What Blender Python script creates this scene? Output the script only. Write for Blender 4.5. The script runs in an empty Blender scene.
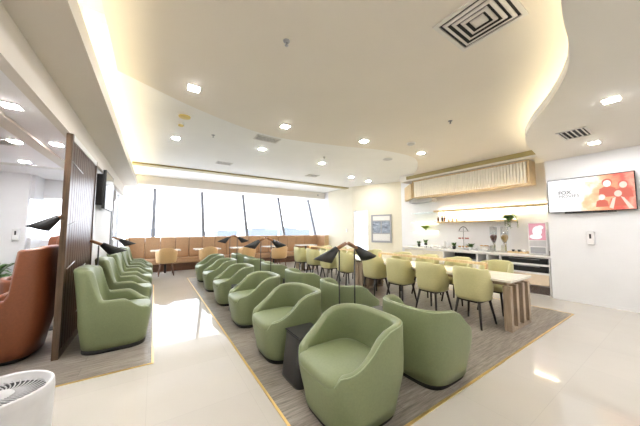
import bpy, bmesh, math, random
from mathutils import Vector, Matrix
random.seed(7)
PI = math.pi
S = bpy.context.scene
COL = S.collection

# ------------------------------------------------------------------ materials
def _new(name):
    m = bpy.data.materials.new(name); m.use_nodes = True
    nt = m.node_tree
    return m, nt, nt.nodes['Principled BSDF']

def mat(name, col, rough=0.5, metal=0.0, noise=None, bump=0.0, spec=None, sheen=0.0, coat=0.0):
    """noise = (scale, amount, (sx, sy, sz)) varies the colour of the material"""
    m, nt, p = _new(name)
    p.inputs['Base Color'].default_value = (*col, 1)
    p.inputs['Roughness'].default_value = rough
    p.inputs['Metallic'].default_value = metal
    if spec is not None: p.inputs['Specular IOR Level'].default_value = spec
    if sheen: p.inputs['Sheen Weight'].default_value = sheen
    if coat: p.inputs['Coat Weight'].default_value = coat
    sc, am, st = noise if noise else (14.0, 0.04, (1, 1, 1))
    tc = nt.nodes.new('ShaderNodeTexCoord'); mp = nt.nodes.new('ShaderNodeMapping')
    mp.inputs['Scale'].default_value = st
    nz = nt.nodes.new('ShaderNodeTexNoise'); nz.inputs['Scale'].default_value = sc
    nz.inputs['Detail'].default_value = 4
    rp = nt.nodes.new('ShaderNodeValToRGB')
    rp.color_ramp.elements[0].position = 0.3; rp.color_ramp.elements[1].position = 0.7
    rp.color_ramp.elements[0].color = (*[max(0, c * (1 - am)) for c in col], 1)
    rp.color_ramp.elements[1].color = (*[min(1, c * (1 + am)) for c in col], 1)
    L = nt.links.new
    L(tc.outputs['Object'], mp.inputs['Vector']); L(mp.outputs[0], nz.inputs['Vector'])
    L(nz.outputs['Fac'], rp.inputs['Fac']); L(rp.outputs['Color'], p.inputs['Base Color'])
    if bump:
        b = nt.nodes.new('ShaderNodeBump'); b.inputs['Strength'].default_value = bump
        b.inputs['Distance'].default_value = 0.003
        L(nz.outputs['Fac'], b.inputs['Height']); L(b.outputs[0], p.inputs['Normal'])
    return m

def emis(name, col, strength, base=(.8, .8, .8)):
    m, nt, p = _new(name)
    p.inputs['Base Color'].default_value = (*base, 1)
    p.inputs['Emission Color'].default_value = (*col, 1)
    p.inputs['Emission Strength'].default_value = strength
    return m

def glassy(name, tint=(1, 1, 1), gloss=0.06):
    m = bpy.data.materials.new(name); m.use_nodes = True
    nt = m.node_tree; nt.nodes.clear()
    o = nt.nodes.new('ShaderNodeOutputMaterial'); mx = nt.nodes.new('ShaderNodeMixShader')
    t = nt.nodes.new('ShaderNodeBsdfTransparent'); g = nt.nodes.new('ShaderNodeBsdfGlossy')
    t.inputs[0].default_value = (*tint, 1); g.inputs['Roughness'].default_value = 0.02
    mx.inputs[0].default_value = gloss
    nt.links.new(t.outputs[0], mx.inputs[1]); nt.links.new(g.outputs[0], mx.inputs[2])
    nt.links.new(mx.outputs[0], o.inputs[0])
    return m

def tile_mat():
    m, nt, p = _new('polished_tile')
    tc = nt.nodes.new('ShaderNodeTexCoord'); br = nt.nodes.new('ShaderNodeTexBrick')
    br.offset = 0.0; br.inputs['Scale'].default_value = 1.0
    br.inputs['Brick Width'].default_value = 0.8; br.inputs['Row Height'].default_value = 0.8
    br.inputs['Mortar Size'].default_value = 0.0015
    br.inputs['Color1'].default_value = (*FLOORC, 1); br.inputs['Color2'].default_value = (*[c * .97 for c in FLOORC], 1)
    br.inputs['Mortar'].default_value = (*[c * .86 for c in FLOORC], 1)
    nz = nt.nodes.new('ShaderNodeTexNoise'); nz.inputs['Scale'].default_value = 1.6; nz.inputs['Detail'].default_value = 5
    mx = nt.nodes.new('ShaderNodeMix'); mx.data_type = 'RGBA'; mx.blend_type = 'MULTIPLY'; mx.inputs[0].default_value = .12
    L = nt.links.new
    L(tc.outputs['Object'], br.inputs['Vector']); L(tc.outputs['Object'], nz.inputs['Vector'])
    L(br.outputs['Color'], mx.inputs[6]); L(nz.outputs['Fac'], mx.inputs[7])
    L(mx.outputs[2], p.inputs['Base Color'])
    p.inputs['Roughness'].default_value = 0.045
    p.inputs['Specular IOR Level'].default_value = 0.55
    return m

def plank_mat():
    """grey-brown timber-look vinyl: planks with streaky grain"""
    m, nt, p = _new('timber_look_vinyl')
    tc = nt.nodes.new('ShaderNodeTexCoord'); mp = nt.nodes.new('ShaderNodeMapping')
    mp.inputs['Scale'].default_value = (1.2, 16, 1)
    mp.inputs['Rotation'].default_value = (0, 0, 0)
    nz = nt.nodes.new('ShaderNodeTexNoise'); nz.inputs['Scale'].default_value = 3.0; nz.inputs['Detail'].default_value = 9
    nz.inputs['Roughness'].default_value = .7
    rp = nt.nodes.new('ShaderNodeValToRGB'); e = rp.color_ramp.elements
    e[0].position = .32; e[0].color = (.135, .112, .09, 1); e[1].position = .68; e[1].color = (.42, .375, .32, 1)
    br = nt.nodes.new('ShaderNodeTexBrick'); br.inputs['Scale'].default_value = 1
    br.inputs['Brick Width'].default_value = 1.2; br.inputs['Row Height'].default_value = .18
    br.inputs['Mortar Size'].default_value = .002
    br.inputs['Color1'].default_value = (1, 1, 1, 1); br.inputs['Color2'].default_value = (.82, .82, .82, 1)
    br.inputs['Mortar'].default_value = (.5, .5, .5, 1)
    mx = nt.nodes.new('ShaderNodeMix'); mx.data_type = 'RGBA'; mx.blend_type = 'MULTIPLY'; mx.inputs[0].default_value = 1
    L = nt.links.new
    L(tc.outputs['Object'], mp.inputs[0]); L(mp.outputs[0], nz.inputs['Vector']); L(nz.outputs['Fac'], rp.inputs[0])
    L(tc.outputs['Object'], br.inputs['Vector']); L(rp.outputs[0], mx.inputs[6]); L(br.outputs['Color'], mx.inputs[7])
    L(mx.outputs[2], p.inputs['Base Color']); p.inputs['Roughness'].default_value = .38
    return m

def wood_mat(name, c0, c1, st=(1, 1, 14), rough=.4, sc=3.0):
    m, nt, p = _new(name)
    tc = nt.nodes.new('ShaderNodeTexCoord'); mp = nt.nodes.new('ShaderNodeMapping')
    mp.inputs['Scale'].default_value = st
    nz = nt.nodes.new('ShaderNodeTexNoise'); nz.inputs['Scale'].default_value = sc; nz.inputs['Detail'].default_value = 8
    nz.inputs['Distortion'].default_value = .4
    rp = nt.nodes.new('ShaderNodeValToRGB'); e = rp.color_ramp.elements
    e[0].position = .35; e[0].color = (*c0, 1); e[1].position = .65; e[1].color = (*c1, 1)
    L = nt.links.new
    L(tc.outputs['Object'], mp.inputs[0]); L(mp.outputs[0], nz.inputs['Vector']); L(nz.outputs['Fac'], rp.inputs[0])
    L(rp.outputs[0], p.inputs['Base Color']); p.inputs['Roughness'].default_value = rough
    return m

def screen_art_mat():
    """the picture on the wall television: white at left running into coral shapes at right (local y runs -0.6..0.6)"""
    m, nt, p = _new('screen_picture')
    tc = nt.nodes.new('ShaderNodeTexCoord'); sp = nt.nodes.new('ShaderNodeSeparateXYZ')
    nz = nt.nodes.new('ShaderNodeTexNoise'); nz.inputs['Scale'].default_value = 4.5; nz.inputs['Detail'].default_value = 4
    add = nt.nodes.new('ShaderNodeMath'); add.operation = 'MULTIPLY_ADD'
    add.inputs[1].default_value = 1.1; add.inputs[2].default_value = -0.55
    sub = nt.nodes.new('ShaderNodeMath'); sub.operation = 'SUBTRACT'
    rp = nt.nodes.new('ShaderNodeValToRGB'); e = rp.color_ramp.elements
    e[0].position = 0.0; e[0].color = (1, 1, 1, 1); e[1].position = 1.0; e[1].color = (.42, .015, .02, 1)
    for pos, c in ((.42, (1, .97, .93)), (.52, (.95, .62, .36)), (.62, (.93, .38, .2)), (.75, (.85, .1, .07)), (.86, (.93, .42, .3))):
        n = e.new(pos); n.color = (*c, 1)
    mr = nt.nodes.new('ShaderNodeMapRange')
    mr.inputs['From Min'].default_value = .62; mr.inputs['From Max'].default_value = -.78
    L = nt.links.new
    L(tc.outputs['Object'], sp.inputs[0]); L(tc.outputs['Object'], nz.inputs['Vector'])
    L(nz.outputs['Fac'], add.inputs[0])
    L(sp.outputs['Y'], mr.inputs['Value'])
    ad2 = nt.nodes.new('ShaderNodeMath'); ad2.operation = 'MULTIPLY_ADD'; ad2.inputs[1].default_value = .55
    L(add.outputs[0], ad2.inputs[0]); L(mr.outputs[0], ad2.inputs[2]); L(ad2.outputs[0], rp.inputs[0])
    p.inputs['Base Color'].default_value = (0.02, .02, .02, 1); p.inputs['Roughness'].default_value = .3
    L(rp.outputs[0], p.inputs['Emission Color']); p.inputs['Emission Strength'].default_value = .47
    return m

FLOORC = (.60, .565, .51)
M = {}
M['tile'] = tile_mat(); M['plank'] = plank_mat()
M['wall'] = mat('white_wall_paint', (.80, .80, .81), .6, noise=(3, .015, (1, 1, 1)))
M['wallc'] = mat('cream_wall_paint', (.78, .735, .60), .6, noise=(3, .015, (1, 1, 1)))
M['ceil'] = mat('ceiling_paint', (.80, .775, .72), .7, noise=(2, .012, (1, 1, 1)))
M['ceil_n'] = mat('ceiling_near_dimmed', (.78, .73, .65), .7, noise=(2, .012, (1, 1, 1)))  # beiger colour stands in for less daylight on the near slab
M['ceil_f'] = mat('ceiling_far_daylit', (.86, .86, .85), .7, noise=(2, .012, (1, 1, 1)))  # whiter colour stands in for daylight reaching the far ceiling
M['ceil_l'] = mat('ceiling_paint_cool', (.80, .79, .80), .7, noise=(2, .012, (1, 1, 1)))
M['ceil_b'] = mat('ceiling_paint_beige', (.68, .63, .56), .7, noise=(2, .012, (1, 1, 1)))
M['white'] = mat('white_lacquer', (.82, .81, .79), .35)
M['brass'] = mat('brass_trim', (.80, .57, .22), .28, .75)
M['slot'] = mat('olive_metal_and_shade', (.36, .30, .13), .5, .2)  # metal of the far slot; also the painted shadow line by the alcove
M['green'] = mat('sage_green_leather', (.198, .236, .118), .42, noise=(60, .06, (1, 1, 1)), bump=.12)
M['green_p'] = mat('sage_green_piping', (.32, .38, .23), .4)
M['olive'] = mat('olive_yellow_leather', (.56, .53, .27), .42, noise=(60, .05, (1, 1, 1)), bump=.1)
M['tan'] = mat('tan_leather', (.62, .40, .19), .42, noise=(50, .06, (1, 1, 1)), bump=.1)
M['banq'] = mat('caramel_leather', (.47, .285, .155), .45, noise=(30, .08, (1, 1, 1)), bump=.1)
M['terra'] = mat('terracotta_leather', (.20, .060, .022), .42, noise=(50, .08, (1, 1, 1)), bump=.1)
M['black'] = mat('black_metal', (.012, .012, .013), .35)
M['blackm'] = mat('black_matte', (.016, .015, .015), .6)
M['shade'] = mat('black_shade', (.02, .021, .022), .45)
M['bwood'] = mat('black_stained_wood', (.022, .018, .016), .4, noise=(8, .3, (1, 1, 10)))
M['brleg'] = wood_mat('brown_leg_wood', (.10, .045, .025), (.16, .075, .04))
M['oak'] = wood_mat('light_oak', (.56, .41, .22), (.70, .54, .32), (1, 14, 1))
M['oakz'] = wood_mat('light_oak_upright', (.50, .33, .16), (.62, .44, .25), (14, 14, 1))
M['ash'] = wood_mat('greyed_ash', (.30, .225, .155), (.43, .335, .24), (12, 12, 1))
M['screenw'] = wood_mat('walnut_screen', (.04, .017, .008), (.085, .036, .016), (12, 12, 1), .3)
M['screenw'].node_tree.nodes['Principled BSDF'].inputs['Specular IOR Level'].default_value = .15
M['post'] = wood_mat('walnut_post', (.06, .035, .018), (.12, .072, .038), (12, 12, 1), .35)
M['handle'] = wood_mat('warm_handle_wood', (.22, .10, .045), (.34, .17, .08), (1, 1, 1), .4, 12)
M['stone'] = mat('white_stone_top', (.84, .82, .78), .22, noise=(5, .05, (1, 1, 1)))
M['tabletop'] = mat('cream_stone_top', (.82, .79, .70), .18, noise=(6, .05, (1, 1, 1)))
M['steel'] = mat('brushed_steel', (.6, .6, .6), .3, .9)
M['chrome'] = mat('chrome', (.75, .75, .75), .12, 1)
M['alum'] = mat('grey_window_frame', (.22, .23, .26), .4, .4)
M['greyf'] = mat('grey_frame', (.35, .36, .38), .4)
M['vent'] = mat('vent_white', (.72, .70, .66), .45)
M['dark'] = mat('dark_recess', (.03, .03, .03), .8)
M['plast'] = mat('white_plastic', (.80, .80, .80), .3)
M['plastg'] = mat('pale_grey_plastic', (.55, .55, .56), .4)
M['led_w'] = emis('downlight_lens', (1, .98, .965), 165)
M['led_c'] = emis('cool_downlight_lens', (1, .985, .99), 175)
M['cove'] = emis('cove_led_warm', (1, .88, .60), 7)
M['cove2'] = emis('cove_led_soft', (1, .88, .62), 5)
M['shelfled'] = emis('shelf_led', (1, .86, .60), 11)
M['tableled'] = emis('table_led', (1, .80, .36), 8)
M['glass'] = glassy('window_glass', (.97, .98, 1), .05)
M['glass2'] = glassy('clear_acrylic', (.93, .95, .96), .16)
M['frost'] = glassy('glass_shelf', (.85, .92, .88), .2)
M['leaf'] = mat('leaf_green', (.07, .16, .03), .45, noise=(20, .3, (1, 1, 1)))
M['leafl'] = mat('leaf_lime', (.42, .55, .08), .45, noise=(20, .2, (1, 1, 1)))
M['soil'] = mat('potting_soil', (.05, .035, .025), .9)
M['pink'] = emis('pink_picture', (.95, .42, .50), .30, (.05, .02, .02))
M['pinkw'] = emis('white_picture', (1, .97, .97), .38, (.1, .1, .1))
M['art'] = screen_art_mat()
M['coral'] = emis('coral_picture', (.83, .16, .10), .36, (.02, .02, .02))
M['peach'] = emis('peach_picture', (1, .70, .58), .46, (.02, .02, .02))
M['pale'] = emis('pale_picture', (1, .93, .88), .46, (.02, .02, .02))
M['ink'] = mat('grey_lettering', (.10, .10, .11), .5)
M['cereal1'] = mat('dark_red_cereal', (.22, .06, .04), .8, noise=(90, .5, (1, 1, 1)))
M['cereal2'] = mat('golden_cereal', (.55, .33, .09), .8, noise=(90, .4, (1, 1, 1)))
M['berry'] = mat('berry_red', (.35, .05, .04), .5)
M['bread'] = mat('bread_crust', (.6, .36, .15), .7, noise=(40, .2, (1, 1, 1)))
M['amber'] = mat('amber_bottle', (.14, .05, .02), .2)
M['ground'] = mat('airfield_concrete', (.60, .60, .60), .9)
M['hill'] = mat('hazy_hill', (.13, .15, .185), .9, noise=(.05, .2, (1, 1, 1)))
M['bldg'] = mat('hazy_building', (.14, .16, .19), .9)

# ------------------------------------------------------------------ mesh helpers
class MB:
    def __init__(s): s.bm = bmesh.new()
    def box(s, x0, x1, y0, y1, z0, z1, bev=0.0, seg=2, mi=0):
        g = bmesh.ops.create_cube(s.bm, size=1)
        for v in g['verts']:
            v.co = Vector(((x0 + x1) / 2 + v.co.x * (x1 - x0), (y0 + y1) / 2 + v.co.y * (y1 - y0), (z0 + z1) / 2 + v.co.z * (z1 - z0)))
        fs = set(f for v in g['verts'] for f in v.link_faces)
        for f in fs: f.material_index = mi
        if bev:
            es = list(set(e for v in g['verts'] for e in v.link_edges))
            r = bmesh.ops.bevel(s.bm, geom=es, offset=bev, segments=seg, profile=.5, affect='EDGES', clamp_overlap=True)
            for f in r['faces']: f.smooth = True; f.material_index = mi
        return s
    def prism(s, pts, z0, z1):
        a = [s.bm.verts.new((x, y, z0)) for x, y in pts]; b = [s.bm.verts.new((x, y, z1)) for x, y in pts]
        n = len(pts)
        for i in range(n): s.bm.faces.new((a[i], a[(i + 1) % n], b[(i + 1) % n], b[i]))
        s.bm.faces.new(list(reversed(a))); s.bm.faces.new(b)
        bmesh.ops.recalc_face_normals(s.bm, faces=s.bm.faces[:])
        return s
    def lathe(s, prof, cx=0, cy=0, n=24, smooth=True, M4=None):
        rings = []
        for r, z in prof:
            ring = []
            for k in range(n):
                a = 2 * PI * k / n
                p = Vector((r * math.cos(a), r * math.sin(a), z))
                if M4 is not None: p = M4 @ p
                else: p += Vector((cx, cy, 0))
                ring.append(s.bm.verts.new(p))
            rings.append(ring)
        for i in range(len(rings) - 1):
            for k in range(n):
                f = s.bm.faces.new((rings[i][k], rings[i][(k + 1) % n], rings[i + 1][(k + 1) % n], rings[i + 1][k]))
                f.smooth = smooth
        if prof[0][0] > 1e-4: s.bm.faces.new(list(reversed(rings[0])))
        if prof[-1][0] > 1e-4: s.bm.faces.new(rings[-1])
        return s
    def tube(s, pts, r, n=8, r1=None, closed=False):
        pts = [Vector(p) for p in pts]; m = len(pts); rings = []
        for i, p in enumerate(pts):
            if closed: d = pts[(i + 1) % m] - pts[i - 1]
            else: d = pts[min(i + 1, m - 1)] - pts[max(i - 1, 0)]
            d.normalize()
            up = Vector((0, 0, 1)) if abs(d.z) < .95 else Vector((1, 0, 0))
            a = d.cross(up).normalized(); b = a.cross(d)
            rr = r if r1 is None else r + (r1 - r) * i / (m - 1)
            rings.append([s.bm.verts.new(p + (a * math.cos(2 * PI * k / n) + b * math.sin(2 * PI * k / n)) * rr) for k in range(n)])
        for i in range(m if closed else m - 1):
            A, B = rings[i], rings[(i + 1) % m]
            for k in range(n):
                f = s.bm.faces.new((A[k], A[(k + 1) % n], B[(k + 1) % n], B[k])); f.smooth = True
        if not closed:
            s.bm.faces.new(list(reversed(rings[0]))); s.bm.faces.new(rings[-1])
        return s
    def loft(s, rings, closed=True, cap0=False, cap1=False):
        vr = [[s.bm.verts.new(p) for p in r] for r in rings]
        n = len(vr[0])
        for i in range(len(vr) - 1):
            for k in range(n if closed else n - 1):
                f = s.bm.faces.new((vr[i][k], vr[i][(k + 1) % n], vr[i + 1][(k + 1) % n], vr[i + 1][k])); f.smooth = True
        if cap0: s.bm.faces.new(list(reversed(vr[0])))
        if cap1: s.bm.faces.new(vr[-1])
        return s
    def quad(s, a, b, c, d):
        s.bm.faces.new([s.bm.verts.new(p) for p in (a, b, c, d)]); return s
    def xf(s, m4): bmesh.ops.transform(s.bm, matrix=m4, verts=s.bm.verts[:]); return s
    def build(s, name, m, parent=None, loc=None, rz=0):
        bmesh.ops.recalc_face_normals(s.bm, faces=s.bm.faces[:])
        me = bpy.data.meshes.new(name); s.bm.to_mesh(me); s.bm.free()
        for mm in (m if isinstance(m, (list, tuple)) else [m]): me.materials.append(mm)
        o = bpy.data.objects.new(name, me); COL.objects.link(o)
        if parent: o.parent = parent
        if loc: o.location = loc
        o.rotation_euler.z = rz
        return o

def struct(o): o['kind'] = 'structure'; return o
def tag(o, label, cat, group=None):
    o['label'] = label; o['category'] = cat
    if group: o['group'] = group
    return o
def empty(name, loc, rz, label, cat, group=None):
    o = bpy.data.objects.new(name, None); COL.objects.link(o); o.empty_display_size = .1
    o.location = loc; o.rotation_euler.z = rz
    return tag(o, label, cat, group)
def copy_tree(o, parent=None):
    c = o.copy(); COL.objects.link(c)
    if parent: c.parent = parent
    for ch in list(o.children): copy_tree(ch, c)
    return c
def place(src, first, loc, rz, label):
    o = src if first else copy_tree(src)
    o.location = loc; o.rotation_euler.z = rz; o['label'] = label
    return o

# ------------------------------------------------------------------ the room
X_L, X_R, Y_B = -4.2, 7.4, -3.2
def wallbox(name, x0, x1, y0, y1, z0, z1, m='wall'):
    return struct(MB().box(x0, x1, y0, y1, z0, z1).build(name, M[m]))

struct(MB().box(X_L - .2, 9.6, Y_B - .2, 12.6, -.3, 0).build('floor', M['tile']))
# timber-look inlays with brass edging
def inlay(x0, x1, y0, y1, nm, n):
    struct(MB().box(x0, x1, y0, y1, .0, .004).build(nm, M['plank']))
    w = .022
    b = MB(); b.box(x0 - w, x1 + w, y0 - w, y0, 0, .006); b.box(x0 - w, x0, y0, y1, 0, .006); b.box(x1, x1 + w, y0, y1, 0, .006)
    b.box(x0 - w, x1 + w, y1, y1 + w, 0, .006)
    struct(b.build('trim_%d' % n, M['brass']))
inlay(.93, 6.28, 1.33, 8.9, 'floor_inlay', 1)
inlay(-4.0, .03, 3.5, 9.2 - .9, 'floor_inlay', 2)

# right wall that carries the television, and the service alcove behind it
wallbox('wall_right', 7.4, 8.6, Y_B, 1.86, 0, 3.45)
wallbox('wall_alcove', 8.2, 8.35, 1.86, 6.5, 0, 3.45)

struct(MB().prism([(7.4, 8.5), (7.6, 8.5), (7.6, 10.4), (7.4, 10.4)], 0, 3.5).build('wall_pier', M['wallc']))
wallbox('wall_reveal', 7.44, 7.6, 10.4, 12.3, 0, 3.5)
wallbox('wall_back', X_L, 8.6, Y_B - .2, Y_B, 0, 3.6)
wallbox('wall_left', X_L - .2, X_L, Y_B, 8.6, 0, 3.0)
# left lounge: back wall with a jog and a window
wallbox('wall_lounge', X_L, -2.45, 8.5, 8.62, 0, 2.8)
lw = MB(); lw.box(-2.45, -2.39, 8.62, 9.3, 0, 1.30).box(-2.45, -2.39, 8.62, 9.3, 2.26, 2.8); struct(lw.build('wall_jog', M['wall']))
lw = MB(); lw.box(-2.39, -.95, 9.2, 9.3, 0, 1.22); lw.box(-2.39, -.95, 9.2, 9.3, 2.34, 2.8)
struct(lw.build('wall_lounge_window', M['wall']))
w6 = struct(MB().box(-2.39, -1.0, 9.2, 9.24, 1.22, 1.25).box(-2.39, -1.0, 9.2, 9.24, 2.31, 2.34).box(-1.40, -1.36, 9.2, 9.24, 1.25, 2.31).build('window_6', M['white']))
MB().box(-2.39, -1.0, 9.245, 9.25, 1.24, 2.32).build('pane', M['glass'], w6)
w9 = struct(MB().box(-2.45, -2.41, 8.62, 9.2, 1.30, 1.33).box(-2.45, -2.41, 8.62, 9.2, 2.23, 2.26).build('window_7', M['white']))
MB().box(-2.44, -2.435, 8.62, 9.2, 1.33, 2.23).build('pane', M['glass'], w9)
# partition wall behind the green armchairs
wallbox('wall_partition', -1.1, -.95, 5.97, 8.4, 0, 2.68)
struct(MB().box(-1.12, -.93, 8.4, 8.46, 0, 2.0).build('trim_3', M['alum']))

# ceilings
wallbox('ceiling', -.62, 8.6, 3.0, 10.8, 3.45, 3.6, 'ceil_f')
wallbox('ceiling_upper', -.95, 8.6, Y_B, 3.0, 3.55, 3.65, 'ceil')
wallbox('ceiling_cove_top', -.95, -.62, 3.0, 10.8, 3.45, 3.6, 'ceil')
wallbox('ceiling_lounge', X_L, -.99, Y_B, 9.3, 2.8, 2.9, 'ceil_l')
# soffit over the screen, then the cove shelf
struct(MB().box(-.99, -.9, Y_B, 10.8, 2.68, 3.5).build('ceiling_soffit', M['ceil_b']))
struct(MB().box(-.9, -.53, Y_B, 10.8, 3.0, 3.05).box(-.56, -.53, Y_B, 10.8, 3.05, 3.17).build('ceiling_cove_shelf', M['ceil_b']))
# near slab with a wavy far edge
pts = [(-.43, Y_B), (-.43, 3.68)]
ctrl = [(-.43, 3.68), (.43, 4.17), (1.39, 4.53), (2.19, 4.6), (3.34, 4.34), (4.5, 4.0), (5.6, 4.0), (6.6, 4.6), (7.4, 5.3)]
def catmull(c, k=8):
    out = []
    for i in range(len(c) - 1):
        p0 = c[max(i - 1, 0)]; p1 = c[i]; p2 = c[i + 1]; p3 = c[min(i + 2, len(c) - 1)]
        for j in range(k):
            t = j / k
            out.append(tuple(.5 * ((2 * p1[a]) + (-p0[a] + p2[a]) * t + (2 * p0[a] - 5 * p1[a] + 4 * p2[a] - p3[a]) * t * t + (-p0[a] + 3 * p1[a] - 3 * p2[a] + p3[a]) * t ** 3) for a in range(len(p1))))
    out.append(c[-1]); return out
edge = catmull(ctrl)
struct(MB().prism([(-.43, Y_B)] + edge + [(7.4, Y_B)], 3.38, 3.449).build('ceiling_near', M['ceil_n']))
# right dropped ceiling with the S curve and its cove
sc = [(7.4, 1.84), (6.64, 1.78), (5.42, 1.60), (4.67, 1.31), (3.96, .91), (3.34, .63), (2.82, .51), (2.49, .47), (2.18, .40), (1.8, .2), (1.4, -.3), (1.2, -1.2), (1.1, Y_B)]
s_edge = catmull(sc)
struct(MB().prism(s_edge + [(7.4, Y_B)], 3.06, 3.10).build('ceiling_right', M['ceil']))
def offset(path, d):
    out = []
    for i, p in enumerate(path):
        a = path[max(i - 1, 0)]; b = path[min(i + 1, len(path) - 1)]
        t = Vector((b[0] - a[0], b[1] - a[1])).normalized()
        out.append((p[0] - t.y * d, p[1] + t.x * d))
    return out
# upstand lip of the S edge
inn = offset(s_edge, .03)
lip = MB()
lip.loft([[(p[0], p[1], 3.10) for p in s_edge], [(p[0], p[1], 3.175) for p in s_edge], [(p[0], p[1], 3.175) for p in inn], [(p[0], p[1], 3.10) for p in inn]], closed=False)
struct(lip.build('trim_4', M['white']))
ledp = offset(s_edge, .16); ledq = offset(s_edge, .20)
lb = MB(); lb.loft([[(p[0], p[1], 3.102) for p in ledp[2:]], [(p[0], p[1], 3.13) for p in ledp[2:]], [(p[0], p[1], 3.13) for p in ledq[2:]], [(p[0], p[1], 3.102) for p in ledq[2:]]], closed=False)
tag(lb.build('cove_light_strip', M['cove2']), 'curved warm light strip hidden above the wavy ceiling edge on the right', 'cove light')
tag(MB().box(-.83, -.77, Y_B + .3, 10.6, 3.05, 3.08).build('cove_light_strip', M['cove']), 'straight warm light strip in the long ceiling cove along the left', 'cove light')
# far bulkhead above the raked windows
struct(MB().box(-1.3, 7.6, 10.8, 10.95, 3.13, 3.6).box(-1.3, 7.6, 10.95, 12.4, 3.2, 3.3).build('ceiling_bulkhead', M['ceil']))
sl = MB(); sl.box(-.6, 7.42, 8.78, 9.05, 3.405, 3.45); struct(sl.build('trim_5', M['slot']))
# alcove ceiling bulkhead and an olive strip coloured as the shadow line over the slatted box
struct(MB().box(7.4, 8.2, 1.86, 5.9, 3.22, 3.45).build('ceiling_alcove', M['ceil']))
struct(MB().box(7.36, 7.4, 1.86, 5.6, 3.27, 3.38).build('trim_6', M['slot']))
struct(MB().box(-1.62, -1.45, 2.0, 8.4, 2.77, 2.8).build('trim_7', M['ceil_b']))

# raked window wall
MX = [-.75, -.03, 1.74, 3.58, 5.45, 7.3]
def rake(z): return 11.45 + (z - 1.2) * .40
for i in range(5):
    x0, x1 = MX[i], MX[i + 1]
    wd = MB()
    for x in (x1,):
        h = .06
        a = [(x - h, rake(1.0), 1.0), (x + h, rake(1.0), 1.0), (x + h, rake(3.3), 3.3), (x - h, rake(3.3), 3.3)]
        bq = [(p[0], p[1] + .12, p[2]) for p in a]
        wd.loft([a, bq], closed=True, cap0=True, cap1=True)
    wd.box(x0, x1, 11.40, 11.60, .95, 1.05)
    for f in wd.bm.faces: f.smooth = False
    w = struct(wd.build('window_%d' % (i + 1), M['alum']))
    MB().quad((x0, rake(1.05) + .06, 1.05), (x1, rake(1.05) + .06, 1.05), (x1, rake(3.2) + .06, 3.2), (x0, rake(3.2) + .06, 3.2)).build('pane', M['glass'], w)
wallbox('wall_sill', -1.1, 7.6, 11.42, 11.6, 0, .95)
# side glazing on the left, beyond the partition
w7 = MB()
for y in (9.15, 10.3, 11.35): w7.box(-1.05, -.97, y, y + .07, 0, 2.72)
w7.box(-1.05, -.97, 8.46, 11.4, 2.62, 2.72); w7.box(-1.05, -.97, 8.46, 11.4, 0, .1)
w7 = struct(w7.build('window_8', M['plastg']))
MB().box(-1.02, -1.01, 8.46, 11.4, .1, 2.62).build('pane', M['glass'], w7)

# glazed door in the angled wall; frame plane runs from (7.4,8.5) to (8.25,6.42)
WA = Vector((7.4, 8.5, 0)); WB_ = Vector((8.25, 6.42, 0)); WD = (WB_ - WA).normalized(); WN = Vector((WD.y, -WD.x, 0))
if WN.x > 0: WN = -WN
def wallpt(s, d, z): return WA + WD * s + WN * d + Vector((0, 0, z))
def wallbx(mb, s0, s1, d0, d1, z0, z1, mi=0):
    c = [wallpt(s, d, z) for z in (z0, z1) for s, d in ((s0, d0), (s1, d0), (s1, d1), (s0, d1))]
    v = [mb.bm.verts.new(p) for p in c]
    for q in ((0, 1, 2, 3), (4, 5, 6, 7), (0, 1, 5, 4), (1, 2, 6, 5), (2, 3, 7, 6), (3, 0, 4, 7)):
        f = mb.bm.faces.new([v[k] for k in q]); f.material_index = mi
    return mb
d = MB(); wallbx(d, .02, .06, -.06, -.02, 0, 2.36); wallbx(d, .68, .72, -.06, -.02, 0, 2.36); wallbx(d, .06, .68, -.06, -.02, 2.30, 2.36); wallbx(d, .06, .68, -.06, -.02, 0, .06)
door = struct(d.build('door_1', M['white']))
d = MB(); wallbx(d, .06, .68, -.045, -.035, .06, 2.30); d.build('pane', M['glass'], door)
d = MB(); wallbx(d, .62, .645, -.03, .03, .9, 1.75); d.build('handle', M['chrome'], door)
d = MB(); wallbx(d, .08, .18, -.02, .02, 2.30, 2.36); d.build('door_closer', M['steel'], door)
wc = MB(); Lw = (WB_ - WA).length
wallbx(wc, -.02, .02, -.12, 0, 0, 3.5); wallbx(wc, .02, .72, -.12, 0, 2.36, 3.5); wallbx(wc, .72, Lw, -.12, 0, 0, 3.5)
struct(wc.build('wall_corner', M['wallc']))
# framed hatch beside the door
fr = empty('wall_hatch', wallpt(1.3, 0, 1.6), 0, 'grey framed two-pane hatch on the cream angled wall, beside the bright white door', 'hatch')
def rel(o): o.parent = fr; o.location = -fr.location; return o
d = MB(); wallbx(d, .88, 1.74, .002, .05, .98, 1.06); wallbx(d, .88, 1.74, .002, .05, 2.08, 2.14)
wallbx(d, .88, .94, .002, .05, 1.06, 2.08); wallbx(d, 1.68, 1.74, .002, .05, 1.06, 2.08); wallbx(d, .94, 1.68, .002, .045, 1.34, 1.38)
wallbx(d, 1.29, 1.33, .002, .045, 1.38, 1.86); wallbx(d, .94, 1.68, .002, .045, 1.86, 1.9)
rel(d.build('frame', M['greyf']))
M['hpic'] = mat('blue_grey_view', (.32, .37, .46), .25, noise=(6, .5, (1, 1, 3)))
for a0, a1 in ((.94, 1.29), (1.33, 1.68)):
    d = MB(); wallbx(d, a0, a1, .004, .02, 1.38, 1.86); rel(d.build('pane', M['hpic']))
d = MB(); wallbx(d, .94, 1.68, .004, .02, 1.9, 2.08); rel(d.build('header_panel', M['white']))
d = MB(); wallbx(d, .94, 1.68, .004, .02, 1.06, 1.34); rel(d.build('lower_panel', M['white']))
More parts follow.
